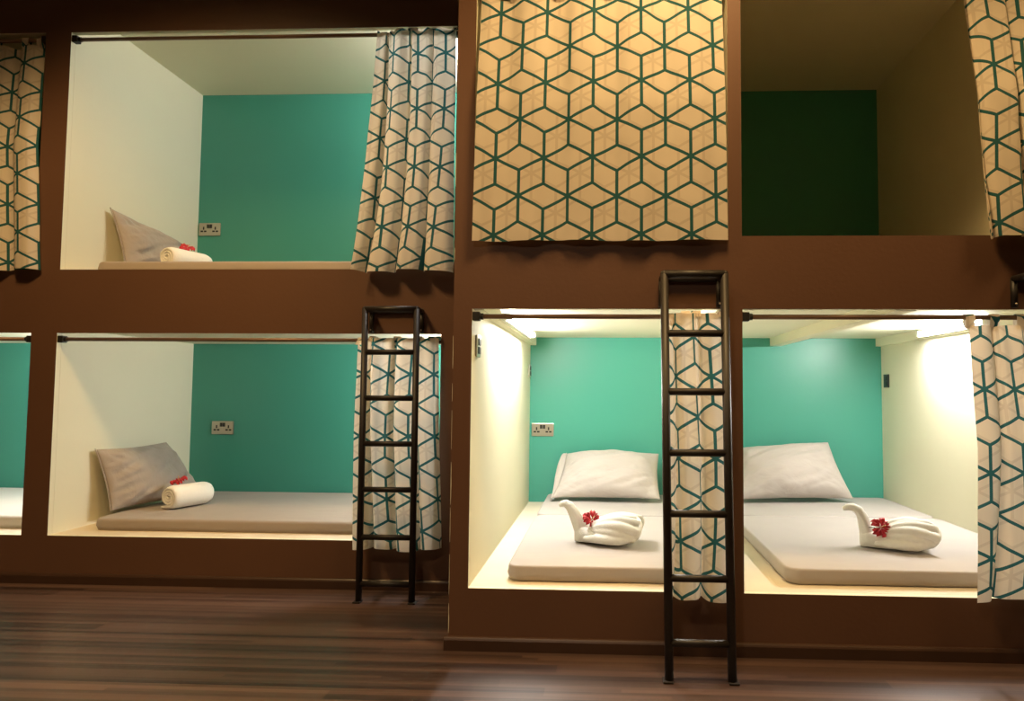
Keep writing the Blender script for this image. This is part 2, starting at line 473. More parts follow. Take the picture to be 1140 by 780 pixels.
MZ = RZS + .0005
mattress('mattress', 'grey sheeted mattress in the lower bunk left of the pillar, under a towel swan', -.372, .44, .10, 1.985, MZ, .05, M['sheet'], 1.19, 1, group='sheeted mattresses in the bunks')
mattress('mattress', 'wide grey sheeted mattress in the lower bunk right of the pillar', .700, 1.800, .125, 1.985, MZ, .05, M['sheet'], 1.25, 5, group='sheeted mattresses in the bunks')
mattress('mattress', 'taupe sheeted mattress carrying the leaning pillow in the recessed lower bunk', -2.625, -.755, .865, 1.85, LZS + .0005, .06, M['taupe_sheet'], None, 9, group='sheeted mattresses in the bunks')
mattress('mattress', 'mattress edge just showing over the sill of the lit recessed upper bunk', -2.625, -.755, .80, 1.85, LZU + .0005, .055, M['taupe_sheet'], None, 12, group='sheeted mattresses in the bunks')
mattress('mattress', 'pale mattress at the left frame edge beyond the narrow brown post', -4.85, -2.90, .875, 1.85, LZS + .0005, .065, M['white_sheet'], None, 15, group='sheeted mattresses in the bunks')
mattress('mattress', 'thin mattress edge along the sill of the dark upper bunk', .95, 1.795, .10, 1.95, RZU + .0005, .022, M['sheet'], None, 18, group='sheeted mattresses in the bunks')

# ------------------------------------------------------------------ pillows
def pillow(label, A, B, Cc, D, th, seed, mat=None, group='grey pillows in the lit bunks', flap=False, ear=.02):
    """A top-left, B top-right, Cc bottom-right, D bottom-left (as seen from the front)"""
    A, B, Cc, D = map(Vector, (A, B, Cc, D))
    org = (Cc + D) / 2
    t = thing('pillow', label, 'pillow', org, 0, group)
    nrm = (B - A).cross(D - A).normalized()
    if nrm.y > 0.2 or (abs(nrm.y) <= .6 and nrm.x < 0): nrm = -nrm
    bm = bmesh.new()
    NU, NV = 44, 30
    def P(u, v, side):
        # pinch edges inwards between the corners
        eu = .5 + (u - .5) * (1 - .05 * math.sin(PI * v) * abs(2 * u - 1) ** 2)
        ev = .5 + (v - .5) * (1 - .07 * math.sin(PI * u) * abs(2 * v - 1) ** 2)
        p = (A * (1 - eu) + B * eu) * (1 - ev) + (D * (1 - eu) + Cc * eu) * ev
        f = (1 - abs(2 * u - 1) ** 2.4) ** .62 * (1 - abs(2 * v - 1) ** 2.4) ** .62
        edge = min(u, 1 - u, v, 1 - v)
        q = p * 1
        w = 0
        # wrinkles: gathered near corners and lower edge
        a1 = noise.noise(Vector((u * 5 + v * 9 + seed, u * 3 - v * 2, seed)))
        a2 = noise.noise(Vector((u * 16 - v * 11 + seed, v * 6, seed * 2)))
        a3 = noise.noise(Vector((u * 3 + seed * 3, v * 3, 1)))
        cw = max(0, 1 - 1.6 * edge * 2)
        ridge = 1 - abs(noise.noise(Vector((u * 7 + v * 12 + seed, u * 2, seed * .7)))) * 2
        st = 0
        for cu, cv_ in ((0, 0), (1, 0), (0, 1), (1, 1)):
            du, dv = (u - cu) * 1.5, v - cv_
            dd = math.hypot(du, dv)
            st += math.sin(math.atan2(abs(dv), abs(du) + 1e-6) * 15 + seed * 3 + cu * 2 + cv_) * math.exp(-dd * 4.2) * min(1, dd * 8)
        low = math.exp(-(1 - v) * 6) * math.sin(u * 34 + 5 * a3 + seed) * .006
        w = (.011 * a1 + .008 * a2 * cw + .020 * a3 + .015 * (ridge - .5) * (.35 + .65 * cw) + .008 * st + low) * min(1, edge * 9)
        return q + nrm * (side * (th * f) + (w if side > 0 else -w * .3))
    front = [[None] * (NV + 1) for _ in range(NU + 1)]
    back = [[None] * (NV + 1) for _ in range(NU + 1)]
    for i in range(NU + 1):
        for j in range(NV + 1):
            u, v = i / NU, j / NV
            if i in (0, NU) or j in (0, NV):
                p = P(u, v, 0)
                w = .006 * noise.noise(Vector((u * 8 + seed, v * 8, 5)))
                front[i][j] = back[i][j] = bm.verts.new(p + nrm * w - org)
            else:
                front[i][j] = bm.verts.new(P(u, v, 1) - org)
                back[i][j] = bm.verts.new(P(u, v, -.35) - org)
    for i in range(NU):
        for j in range(NV):
            bm.faces.new((front[i][j], front[i + 1][j], front[i + 1][j + 1], front[i][j + 1]))
            q = [back[i][j], back[i][j + 1], back[i + 1][j + 1], back[i + 1][j]]
            if len(set(q)) == 4:
                try: bm.faces.new(q)
                except ValueError: pass
    mat = mat or M['pillow']
    o = obj('pillowcase', bm, mat, t, True)
    add_mod(o, 'SUBSURF', levels=1, render_levels=1)
    # stitched hem around the open end, as a thin cord along the rim
    bm = bmesh.new()
    rim = []
    for i in range(0, 41):
        rim.append(P(0, i / 40, 0) - org if True else None)
    tube(bm, [p for p in rim], .0028, 6)
    obj('hem', bm, mat, t, True)
    if flap:
        # the empty end of the pillowcase folded back behind
        bm = bmesh.new()
        g = []
        for i in range(9):
            row = []
            for j in range(17):
                u = -.03 * (i / 8) ** .5 - .015 * i / 8 + .01
                v = j / 16
                p = P(max(0, u), v, 0)
                d = (A - B).normalized()
                e = d * (.05 * math.sin(i / 8 * PI * .55) * (.55 + .45 * math.sin(v * PI * 1.2 + .4))) - nrm * (.03 * (i / 8) ** 2) + nrm * .01 * noise.noise(Vector((i * .3, v * 7, seed)))
                row.append(bm.verts.new(p + e - org))
            g.append(row)
        for i in range(8):
            for j in range(16):
                bm.faces.new((g[i][j], g[i + 1][j], g[i + 1][j + 1], g[i][j + 1]))
        o = obj('open_end', bm, mat, t, True)
        add_mod(o, 'SOLIDIFY', thickness=.004)
        add_mod(o, 'SUBSURF', levels=1, render_levels=1)
    return t

pillow('pale grey pillow propped on the teal wall above the left towel swan', (-.255, 1.92, .555), (.350, 1.92, .560), (.335, 1.62, .306), (-.330, 1.63, .306), .115, 1.3, flap=True)
pillow('pale grey pillow propped on the teal wall, cut off by the pillar on its left', (.83, 1.92, .600), (1.435, 1.935, .645), (1.535, 1.76, .303), (.79, 1.66, .303), .115, 4.1)
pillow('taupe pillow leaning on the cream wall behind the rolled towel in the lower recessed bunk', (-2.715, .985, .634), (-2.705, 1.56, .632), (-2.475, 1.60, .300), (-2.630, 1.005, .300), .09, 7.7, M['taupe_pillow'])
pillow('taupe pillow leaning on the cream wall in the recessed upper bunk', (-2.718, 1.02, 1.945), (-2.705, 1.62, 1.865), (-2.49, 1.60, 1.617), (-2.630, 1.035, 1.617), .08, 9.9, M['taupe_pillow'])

# ------------------------------------------------------------------ towels
def spiral_towel(label, p0, p1, r, z, seed):
    p0, p1 = Vector((*p0, z)), Vector((*p1, z))
    ln = (p1 - p0).length
    ang = math.atan2(p1.y - p0.y, p1.x - p0.x)
    t = thing('rolled_towel', label, 'towel', p0, ang, 'rolled white towels on the recessed beds')
    bm = bmesh.new()
    turns, n = 3.04, 120
    th = r / (turns + .6)
    outer, inner = [], []
    for i in range(n + 1):
        f = i / n
        a = f * turns * 2 * PI - PI * .5
        rr = th * .55 + (r - th * .5) * f
        # roll sits on the bed: slightly flattened
        for lst, q in ((outer, rr + th * .36), (inner, rr - th * .36)):
            q = max(q, .002)
            lst.append((q * math.cos(a), q * math.sin(a) * .94))
    prof = outer + inner[::-1]
    zmin = min(p[1] for p in prof)
    nx = 22
    rings = []
    for k in range(nx + 1):
        x = ln * k / nx
        e = min(x, ln - x)
        s = 1 - .16 * max(0, 1 - e / .035) ** 2
        rings.append([bm.verts.new((x + .004 * noise.noise(Vector((p[0] * 30, p[1] * 30, seed + (k > nx / 2)))) * (1 if k in (0, nx) else 0),
                                    p[0] * s, (p[1] - zmin) * s + (1 - s) * r)) for p in prof])
    m = len(prof)
    for a, b in zip(rings, rings[1:]):
        for i in range(m):
            bm.faces.new((a[i], a[(i + 1) % m], b[(i + 1) % m], b[i]))
    for ring, flip in ((rings[0], 1), (rings[-1], 0)):
        for i in range(n):
            q = [ring[i], ring[i + 1], ring[m - 2 - i], ring[m - 1 - i]]
            bm.faces.new(q[::-1] if flip else q)
    obj('roll', bm, M['towel'], t, True)
    # loose end of the towel lying under the roll
    bm = bmesh.new()
    box(bm, .012, ln - .015, r * .15, r * 1.12, .0, .012, bevel=.005, seg=3)
    obj('loose_end', bm, M['towel'], t, True)
    return t
spiral_towel('white rolled towel on the lower recessed bed in front of the pillow', (-2.405, 1.135), (-2.322, 1.365), .066, LZS + .0625, 1)
spiral_towel('white rolled towel peeking over the sill of the upper recessed bunk', (-2.40, 1.03), (-2.32, 1.27), .064, LZU + .058, 4)

def swan(label, loc, rotz, seed, var=0):
    t = thing('towel_swan', label, 'towel swan', loc, rotz, 'towel swans on the lower beds')
    def finish(name, bm, vox, it, disp):
        o = obj(name, bm, M['towel'], t, True)
        r = add_mod(o, 'REMESH', mode='VOXEL', voxel_size=vox); r.use_smooth_shade = True
        add_mod(o, 'SMOOTH', factor=.5, iterations=it)
        return o
    def blob(bm, c, s, rot=(0, 0, 0)):
        mtx = Matrix.Translation(c) @ (Matrix.Rotation(rot[2], 4, 'Z') @ Matrix.Rotation(rot[1], 4, 'Y') @ Matrix.Rotation(rot[0], 4, 'X')) @ Matrix.Diagonal((*s, 1))
        bmesh.ops.create_icosphere(bm, subdivisions=3, radius=1, matrix=mtx)
    # body: boat-shaped folded bundle, narrow under the neck, broad and high at the tail
    bm = bmesh.new()
    secs = [(-.002, .016, .002, .070), (.02, .040, 0, .078), (.06, .064, 0, .068), (.11, .080, 0, .062), (.17, .086, .0, .072),
            (.22, .076, .004, .082), (.25, .060, .014, .084), (.272, .040, .032, .080), (.284, .020, .048, .074)]
    rings = []
    n = 28
    for k, (x, w, zb, zt_) in enumerate(secs):
        ring = []
        for i in range(n):
            a = 2 * PI * i / n
            cy, cz = math.cos(a), math.sin(a)
            sy = math.copysign(abs(cy) ** .75, cy); sz = math.copysign(abs(cz) ** .8, cz)
            d = 1 + .05 * noise.noise(Vector((x * 20 + seed, cy * 1.5, cz * 1.5)))
            ring.append(bm.verts.new((x, sy * w * d, (zb + zt_) / 2 + sz * (zt_ - zb) / 2 * d)))
        rings.append(ring)
    for a, b in zip(rings, rings[1:]):
        for i in range(n): bm.faces.new((a[i], a[(i + 1) % n], b[(i + 1) % n], b[i]))
    bm.faces.new(rings[0][::-1]); bm.faces.new(rings[-1])
    finish('body', bm, .0045, 3, 0)
    # neck: rises from the chest, leans forward, folds over into the beak
    bm = bmesh.new()
    if var == 0:
        pts = [(.050, 0, .028), (.030, 0, .056), (.012, 0, .090), (-.008, 0, .128), (-.026, 0, .154), (-.044, 0, .166), (-.060, .0, .163), (-.070, 0, .152)]
        rad = [.040, .036, .030, .025, .021, .018, .014, .009]
    else:
        pts = [(.048, 0, .028), (.030, 0, .058), (.020, 0, .092), (.010, 0, .128), (-.006, 0, .156), (-.030, 0, .169), (-.054, 0, .167), (-.070, 0, .160)]
        rad = [.040, .034, .028, .023, .020, .017, .014, .009]
    tube(bm, pts, rad, 18)
    # twist crease strands so the neck reads as rolled cloth
    for ph in (0, 2.1, 4.2):
        sp = []
        for i in range(len(pts)):
            a = ph + i * .35
            sp.append((pts[i][0] + rad[i] * .55 * math.cos(a) * .5, rad[i] * .62 * math.sin(a), pts[i][2] + rad[i] * .3 * math.cos(a)))
        tube(bm, sp, [r_ * .5 for r_ in rad], 10)
    finish('neck', bm, .0035, 2, 0)
    # wings: folded cloth wrapped from the chest to the tail, open like an envelope at the back
    for sd in (-1, 1):
        bm = bmesh.new()
        # mouth of the fold at the tail: a thick rolled lip
        c = Vector((.262, sd * .026, .066)); ax1 = Vector((.030, sd * .060, -.004)); ax2 = Vector((.018, -sd * .010, .047))
        lip = [c + ax1 * math.cos(a) + ax2 * math.sin(a) for a in [-2.2 + 4.6 * q / 18 for q in range(19)]]
        tube(bm, lip, [.0065 + .0025 * math.sin(q / 18 * PI) for q in range(19)], 10)
        # pleats running from the chest to points of the lip
        apex = Vector((.062, sd * .030, .062))
        for q, (e, rr, bow) in enumerate(((3, .013, .030), (6, .016, .034), (9, .018, .030), (12, .017, .022), (15, .015, .012))):
            e1 = lip[e]
            a0 = apex + Vector((.004 * q, 0, -.020 + .010 * q))
            pl = []
            for m_ in range(9):
                f_ = m_ / 8
                p = a0.lerp(e1, f_)
                out = Vector((0, sd * (1 - .22 * q), .25 + .18 * q)).normalized()
                p = p + out * bow * math.sin(PI * f_) * (1 if f_ < .75 else .9)
                pl.append(p)
            tube(bm, pl, [rr * (.45 + .75 * math.sin(PI * (.12 + .72 * m_ / 8))) for m_ in range(9)], 10)
        # lower fold turning up round the tail
        pl = [(.050, sd * .050, .026), (.10, sd * .078, .030), (.155, sd * .094, .030), (.205, sd * .096, .028), (.245, sd * .084, .034), (.268, sd * .068, .048)]
        tube(bm, pl, [.012, .018, .020, .019, .015, .009], 12)
        finish('wing', bm, .0042, 2, 0)
    return t
SZ = MZ + .05 + .0135
swan('white towel swan on the lower bed left of the pillar, head towards the wall', (-.135, .53, SZ), -.12, 2.0, 0)
swan('white towel swan on the wide lower bed right of the pillar', (1.115, .52, SZ), -.16, 6.0, 1)

# ------------------------------------------------------------------ flowers
def flower(label, loc, rot, sc, seed):
    t = thing('hibiscus_flower', label, 'flower', loc, 0, 'red hibiscus flowers laid on the towels')
    t.rotation_euler = rot
    rnd = random.Random(seed)
    for k in range(5):
        bm = bmesh.new()
        ph = k * 2 * PI / 5 + rnd.uniform(-.15, .15)
        nu, nv = 9, 12
        rows = []
        lift = rnd.uniform(.6, 1.5)
        for i in range(nu + 1):
            u = i / nu
            row = []
            for j in range(nv + 1):
                v = (j / nv - .5) * 2
                w = .80 * math.sin(min(1, u * 1.15 + .06) * PI * .62)
                rr = u * (1 - .16 * v * v * u) * .036 * sc
                a = ph + v * w * (.95 - .2 * u)
                z = .018 * sc * (u ** .8) * lift - .016 * sc * u ** 3 + 0.0065 * sc * u * math.sin(v * 8 + k * 2) + .010 * sc * u * noise.noise(Vector((u * 4, v * 4, seed + k)))
                row.append(bm.verts.new((rr * math.cos(a), rr * math.sin(a), z)))
            rows.append(row)
        for a, b in zip(rows, rows[1:]):
            for j in range(nv): bm.faces.new((a[j], a[j + 1], b[j + 1], b[j]))
        bmesh.ops.remove_doubles(bm, verts=bm.verts[:], dist=.00005)
        o = obj('petal', bm, M['petal'], t, True)
        add_mod(o, 'SOLIDIFY', thickness=.0008)
    bm = bmesh.new()
    tube(bm, [(0, 0, 0), (.001, 0, .014 * sc), (.003 * sc, .002, .020 * sc), (.006 * sc, .003, .026 * sc)], [.0018, .0017, .0016, .0022], 8)
    obj('stamen', bm, M['stamen'], t, True)
    bm = bmesh.new()
    tube(bm, [(0, 0, 0), (-.004 * sc, 0, -.010 * sc), (-.014 * sc, .004, -.018 * sc), (-.03 * sc, .006, -.022 * sc)], [.0035, .0025, .0016, .0014], 8)
    obj('stalk', bm, M['stem'], t, True)
    return t
flower('red hibiscus tucked behind the neck of the swan left of the pillar', (-.062, .498, SZ + .103), (1.0, .1, .3), 1.15, 3)
flower('red hibiscus tucked behind the neck of the swan right of the pillar', (1.178, .462, SZ + .093), (1.15, .1, .2), 1.2, 8)
flower('red hibiscus lying on the rolled towel of the lower recessed bed', (-2.41, 1.24, LZS + .0625 + .139), (.35, -.3, .2), 1.25, 12)
flower('red hibiscus lying on the rolled towel of the upper recessed bunk', (-2.36, 1.15, LZU + .058 + .135), (.45, .3, .4), 1.1, 17)

# ------------------------------------------------------------------ curtains and rods
def rod(label, x0, x1, y, z, group='curtain rods across the bunk openings'):
    t = thing('curtain_rod', label, 'curtain rod', ((x0 + x1) / 2, y, z), 0, group)
    h = (x1 - x0) / 2
    bm = bmesh.new(); tube(bm, [(-h + .012, 0, 0), (h - .012, 0, 0)], .0095, 16)
    obj('pole', bm, M['rod'], t, True)
    for s in (-1, 1):
        bm = bmesh.new()
        xa, xb = sorted((s * h, s * (h - .028)))
        box(bm, xa, xb, -.016, .016, -.017, .017, bevel=.003)
        tube(bm, [(s * (h - .026), 0, 0), (s * (h - .040), 0, 0)], .0125, 14)
        obj('end_bracket', bm, M['bracket'], t, False)
    return t

def curtain(label, xt, xb, zt, zb, yt, yb, folds, k, At, Ab, seed, uoff=0, voff=0, tabs=None, sway=.0, group='patterned curtains of the bunks', jitter=.22, hem=.006, header=None, gather=0, flare=1, ustretch=1, star=None):
    """tab-top curtain hanging from a rod at (yt, zt); k > 1 makes the pleats overlap"""
    rnd = random.Random(seed)
    t = thing('curtain', label, 'curtain', ((xt[0] + xt[1]) / 2, yt, zb), 0, group)
    ox, oy, oz = t.location
    ztop = zt - .030 if header is None else zt + header
    yh = yt if header is None else yt - .030
    cols, rows = int(folds * 34), 46
    drift = .16 * min(1, k * k)
    ph = [rnd.uniform(0, 6.28) for _ in range(6)]
    amp_f = [rnd.uniform(.65, 1.25) for _ in range(int(folds) + 3)]
    def S(f):       # warped fold parameter, monotone
        s = f * folds
        return s + jitter * math.sin(s * 2.1 + ph[0]) + jitter * .28 * math.sin(s * 3.7 + ph[1])
    s0, s1 = S(0), S(1)
    def pos(i, j):
        f = i / cols
        g = j / rows                      # 0 at the top
        s = S(f) + drift * math.sin(g * 2.3 + f * 4 + ph[2]) * g
        A = (At * (1 - g) + Ab * g)
        q = s - math.floor(s)
        af = amp_f[int(f * folds)] * (1 - (f * folds % 1)) + amp_f[int(f * folds) + 1] * (f * folds % 1)
        A *= af
        kk = k * (.9 + .2 * math.sin(s * 1.3 + ph[3]))
        lin = (s + kk * math.sin(2 * PI * s) / (2 * PI) - s0) / (s1 - s0)
        ka = k * (.9 + .2 * math.sin(s0 * 1.3 + ph[3])) * math.sin(2 * PI * s0) / (2 * PI) / (s1 - s0)
        se = s1 + drift * math.sin(g * 2.3 + 4 + ph[2]) * g
        kb = (se - s1 + k * (.9 + .2 * math.sin(se * 1.3 + ph[3])) * math.sin(2 * PI * se) / (2 * PI)) / (s1 - s0)
        sb = drift * math.sin(g * 2.3 + ph[2]) * g
        ka = (sb + k * (.9 + .2 * math.sin((s0 + sb) * 1.3 + ph[3])) * math.sin(2 * PI * (s0 + sb)) / (2 * PI)) / (s1 - s0)
        lin = (lin - ka) / (1 + kb - ka)
        gl = g ** flare; xa = xt[0] * (1 - gl) + xb[0] * gl; xc = xt[1] * (1 - g) + xb[1] * g
        x = xa + (xc - xa) * lin + sway * math.sin(g * 2.2 + ph[4]) * g
        yc = yh * (1 - min(1, g * 2.2)) + yb * min(1, g * 2.2)
        c1 = math.cos(2 * PI * s)
        gth = gather * (1 - g) ** 1.8
        y = yc - A * (c1 - .12 * math.cos(6 * PI * s)) - gth * math.cos(2 * PI * 2.6 * s + ph[5]) + .004 * noise.noise(Vector((f * 9, g * 5, seed)))
        z = ztop + (zb - ztop) * g + (hem * math.sin(s * 2.4 + ph[5]) * g ** 8)
        if j == 0 and header is None: z -= .010 * (1 - math.cos(2 * PI * s)) / 2
        if header is not None and f < .13: z -= (.042 * max(0, math.sin(f / .13 * PI)) ** .7) * max(0, 1 - g * 12)
        return Vector((x, y, z))
    bm = bmesh.new()
    P = [[pos(i, j) for j in range(rows + 1)] for i in range(cols + 1)]
    mid = rows // 2
    arc = [0]
    for i in range(cols): arc.append(arc[-1] + (P[i + 1][mid] - P[i][mid]).length * ustretch)
    if star is not None:
        uoff = -arc[min(range(cols + 1), key=lambda i: abs(P[i][rows].x - star))]
    V = [[bm.verts.new(P[i][j] - Vector((ox, oy, oz))) for j in range(rows + 1)] for i in range(cols + 1)]
    uvl = bm.loops.layers.uv.new('UVMap')
    for i in range(cols):
        for j in range(rows):
            idx = ((i, j), (i, j + 1), (i + 1, j + 1), (i + 1, j))
            fc = bm.faces.new([V[a][b] for a, b in idx])
            for lp, (a, b) in zip(fc.loops, idx):
                lp[uvl].uv = (arc[a] + uoff, P[a][b].z + voff)
    obj('cloth', bm, M['curtain'], t, True)
    # tabs looped over the rod
    nt = tabs or max(4, int(folds) + 1)
    for q in range(nt):
        i = int((q + .12) / (nt - .76) * cols) if nt > 1 else 0
        i = min(cols, max(0, i))
        p = P[i][0]
        w = .017
        bm = bmesh.new()
        r = .0135
        path = [(p.y, p.z - .012), (p.y * .35 + (yt - r) * .65, p.z + .010), (yt - r, zt)]
        path += [(yt - r * math.cos(a), zt + r * math.sin(a)) for a in [PI * m / 8 for m in range(1, 8)]]
        path += [(yt + r, zt), (yt + r * .9, p.z + .008), (p.y * .5 + (yt + r) * .5, p.z - .010)]
        uvl = bm.loops.layers.uv.new('UVMap')
        pts = []
        for (yy, zz) in path:
            pts.append([bm.verts.new((p.x + d * w - ox, yy - oy, zz - oz)) for d in (-1, -.4, .4, 1)])
        uc = arc[i] + uoff
        for m in range(len(pts) - 1):
            for c in range(3):
                fc = bm.faces.new((pts[m][c], pts[m + 1][c], pts[m + 1][c + 1], pts[m][c + 1]))
                for lp, (mm, cc) in zip(fc.loops, ((m, c), (m + 1, c), (m + 1, c + 1), (m, c + 1))):
                    lp[uvl].uv = (uc + (-1, -.4, .4, 1)[cc] * w, p.z + mm * .012 + voff)
        obj('tab', bm, M['curtain'], t, True)
    return t

RY = .018                    # rods sit just inside the openings
rod('curtain rod across the lit lower bunk left of the pillar', RXL, RXA, RY, 1.238)
rod('curtain rod across the wide lower bunk right of the pillar', RXB, RXR, RY, 1.238)
rod('curtain rod behind the closed middle upper curtain, above the frame', RXL, RXA, RY, 2.52)
rod('curtain rod over the dark upper bunk, above the frame', RXB, RXR, RY, 2.52)
rod('curtain rod across the recessed lower bunk, behind the smaller ladder', LX1, LXL, YL + RY, 1.200)
rod('curtain rod across the lit recessed upper bunk', LX1, LXU, YL + RY, 2.745)
rod('curtain rod over the lower bunk at the left frame edge', LXE, LX0, YL + RY, 1.200)
rod('curtain rod over the curtained upper bunk at the left frame edge', LXE, LX0, YL + RY, 2.745)

# closed curtain of the middle upper bunk
curtain('wide closed curtain covering the middle upper bunk', (-.490, .440), (-.507, .452), 2.52, 1.520, RY, -.026, 4.6, .12, .010, .010, 11,
        uoff=-.03, voff=-1.542, tabs=7, jitter=.16, hem=.002, ustretch=.972, star=-.053)
curtain('curtain drawn to the right of the lower bunk, behind the taller ladder', (.232, .432), (.229, .452), 1.238, .214, RY, -.050, 2.5, 1.35, .006, .036, 21, uoff=.02, voff=.02, tabs=4, header=.010, jitter=.28, gather=.008)
curtain('curtain drawn to the right of the wide lower bunk at the right frame edge', (1.335, 1.745), (1.290, 1.75), 1.238, .236, RY, -.050, 3.6, 1.3, .020, .036, 33, uoff=.05, voff=.06, tabs=7, jitter=.24, gather=.008)
curtain('curtain drawn to the right of the dark upper bunk', (1.345, 1.76), (1.392, 1.75), 2.52, 1.525, RY, -.048, 3.1, 1.3, .022, .036, 41, uoff=.01, voff=.05, tabs=6, jitter=.24, gather=.008)
curtain('curtain bunched at the right of the lit recessed upper bunk', (-1.150, -.754), (-1.225, -.741), 2.745, 1.530, YL + RY, YL - .054, 3.3, 1.35, .006, .042, 52, uoff=.03, voff=.03, tabs=6, header=.011, jitter=.30, gather=.009, flare=2.2)
curtain('curtain bunched at the right of the recessed lower bunk, behind the smaller ladder', (-1.205, -.812), (-1.190, -.774), 1.200, .207, YL + RY, YL - .052, 3.5, 1.35, .006, .040, 64, uoff=.06, voff=.0, tabs=6, header=.009, jitter=.30, gather=.009)
curtain('closed curtain of the upper bunk at the left frame edge', (-4.85, -2.905), (-4.85, -2.83), 2.745, 1.540, YL + RY, YL - .036, 12.6, .4, .018, .024, 75, uoff=.0, voff=.04, tabs=16)

# ------------------------------------------------------------------ ladders
def ladder(label, foot, top, ywall, htop, rungs, group='steel bunk ladders'):
    """foot / top: ((x_left, y), (x_right, y)) at floor and at the top corner"""
    (fx0, fy), (fx1, _) = foot
    (tx0, ty), (tx1, _) = top
    cx = (fx0 + fx1) / 2
    t = thing('ladder', label, 'ladder', (cx, fy, 0), 0, group)
    o3 = Vector((cx, fy, 0))
    r = .0148
    def at(k, z):
        a, b = (fx0, tx0) if k == 0 else (fx1, tx1)
        f = z / htop
        return Vector((a + (b - a) * f, fy + (ty - fy) * f, z)) - o3
    for k in (0, 1):
        bm = bmesh.new()
        tube(bm, [at(k, .004), at(k, htop)], r, 14)
        bmesh.ops.create_icosphere(bm, subdivisions=2, radius=r, matrix=Matrix.Translation(at(k, htop)))
        rail = obj('rail', bm, M['black_metal'], t, True)
        bm = bmesh.new()
        p = at(k, 0)
        s = -1 if k == 0 else 1
        box(bm, p.x - .017 + s * .004, p.x + .017 + s * .004, p.y - .022, p.y + .022, .0005, .007, bevel=.002)
        obj('foot_plate', bm, M['black_metal'], rail)
    for z in rungs:
        bm = bmesh.new()
        a, b = at(0, z), at(1, z)
        d = (b - a).normalized()
        tube(bm, [a + d * .004, b - d * .004], .0128, 12)
        obj('rung', bm, M['black_metal'], t, True)
    bm = bmesh.new(); tube(bm, [at(0, htop), at(1, htop)], r, 14)
    obj('top_bar', bm, M['black_metal'], t, True)
    # hook frame back to the wall
    yb = ywall - .0125 - fy
    a, b = at(0, htop), at(1, htop)
    for p in (a, b):
        bm = bmesh.new()
        q = Vector((p.x, yb, p.z))
        tube(bm, [p, q], .012, 12)
        tube(bm, [q, Vector((p.x, yb, p.z - .105))], .012, 12)
        bmesh.ops.create_icosphere(bm, subdivisions=2, radius=.012, matrix=Matrix.Translation(q))
        arm = obj('wall_hook', bm, M['black_metal'], t, True)
        bm = bmesh.new()
        tube(bm, [(p.x, yb - .010, p.z - .093), (p.x, yb - .0145, p.z - .093)], .004, 10)
        obj('screw', bm, M['chrome'], arm, True)
    bm = bmesh.new(); tube(bm, [Vector((a.x, yb, a.z)), Vector((b.x, yb, b.z))], .011, 12)
    obj('back_bar', bm, M['black_metal'], t, True)
    return t
RUNG_R = [.122, .329, .541, .746, .956, 1.162]
ladder('taller dark steel ladder leaning on the pillar between the lit lower bunks', ((.213, -.235), (.420, -.235)), ((.207, -.12), (.420, -.12)), 0, 1.376, RUNG_R)
ladder('smaller dark steel ladder in front of the recessed bunks', ((-1.110, .53), (-.868, .53)), ((-1.146, .63), (-.898, .63)), YL, 1.340, [.081, .286, .499, .707, .918, 1.134])
ladder('dark ladder at the right frame edge, only its hooked top corner showing', ((1.488, -.235), (1.71, -.235)), ((1.488, -.12), (1.71, -.12)), 0, 1.376, RUNG_R)

# ------------------------------------------------------------------ sockets and switches
def socket(label, x, y, z):
    """double wall socket, front facing -y; origin at its lower edge on the wall"""
    t = thing('power_socket', label, 'socket', (x, y, z - .043), 0, 'double wall sockets')
    bm = bmesh.new(); box(bm, -.0735, .0735, -.009, -.0003, 0, .086, bevel=.003)
    obj('plate', bm, M['chrome'], t)
    for sx in (-1, 1):
        bm = bmesh.new()
        cx = sx * .040
        box(bm, cx - .0045, cx + .0045, -.0096, -.0085, .040, .060)
        for d in (-1, 1): box(bm, cx + d * .0115 - .0085, cx + d * .0115 + .0085, -.0096, -.0085, .024, .0345)
        obj('pin_holes', bm, M['slot'], t)
    for sx in (-1, 1):
        bm = bmesh.new()
        cx = sx * .0095
        box(bm, cx - .0085, cx + .0085, -.0125, -.0085, .050, .076, bevel=.0015)
        obj('rocker', bm, M['rocker'], t)
    return t
socket('double socket on the teal wall left of the pale pillow in the lit lower bunk', -.420, 2.0, .701)
socket('double socket on the teal wall of the lit upper recessed bunk', -2.661, YB, 2.025)
socket('double socket on the teal wall of the lower recessed bunk', -2.524, YB, .702)

def switch(label, x, y, z, s, mat, w=.075, h=.085):
    """light switch on a side wall, facing s*x"""
    t = thing('light_switch', label, 'switch', (x, y, z - h / 2), 0, 'light switches on the side walls')
    a, b = sorted((s * .0003, s * .009))
    bm = bmesh.new(); box(bm, a, b, -w / 2, w / 2, 0, h, bevel=.0025)
    obj('plate', bm, M[mat], t)
    a, b = sorted((s * .008, s * .013))
    for d in (-1, 1):
        bm = bmesh.new(); box(bm, a, b, -.020, .020, h / 2 + d * .017 - .014, h / 2 + d * .017 + .014, bevel=.002)
        obj('rocker', bm, M['rocker'], t)
    return t
switch('chrome switch plate on the left wall near the opening of the lit lower bunk', RXL, .105, 1.13, 1, 'chrome')
switch('narrow switch plate on the left wall beside the teal wall', RXL, 1.93, 1.09, 1, 'chrome')
switch('dark switch plate on the right cream wall beside the teal wall', RXR, 1.91, 1.037, -1, 'rocker')

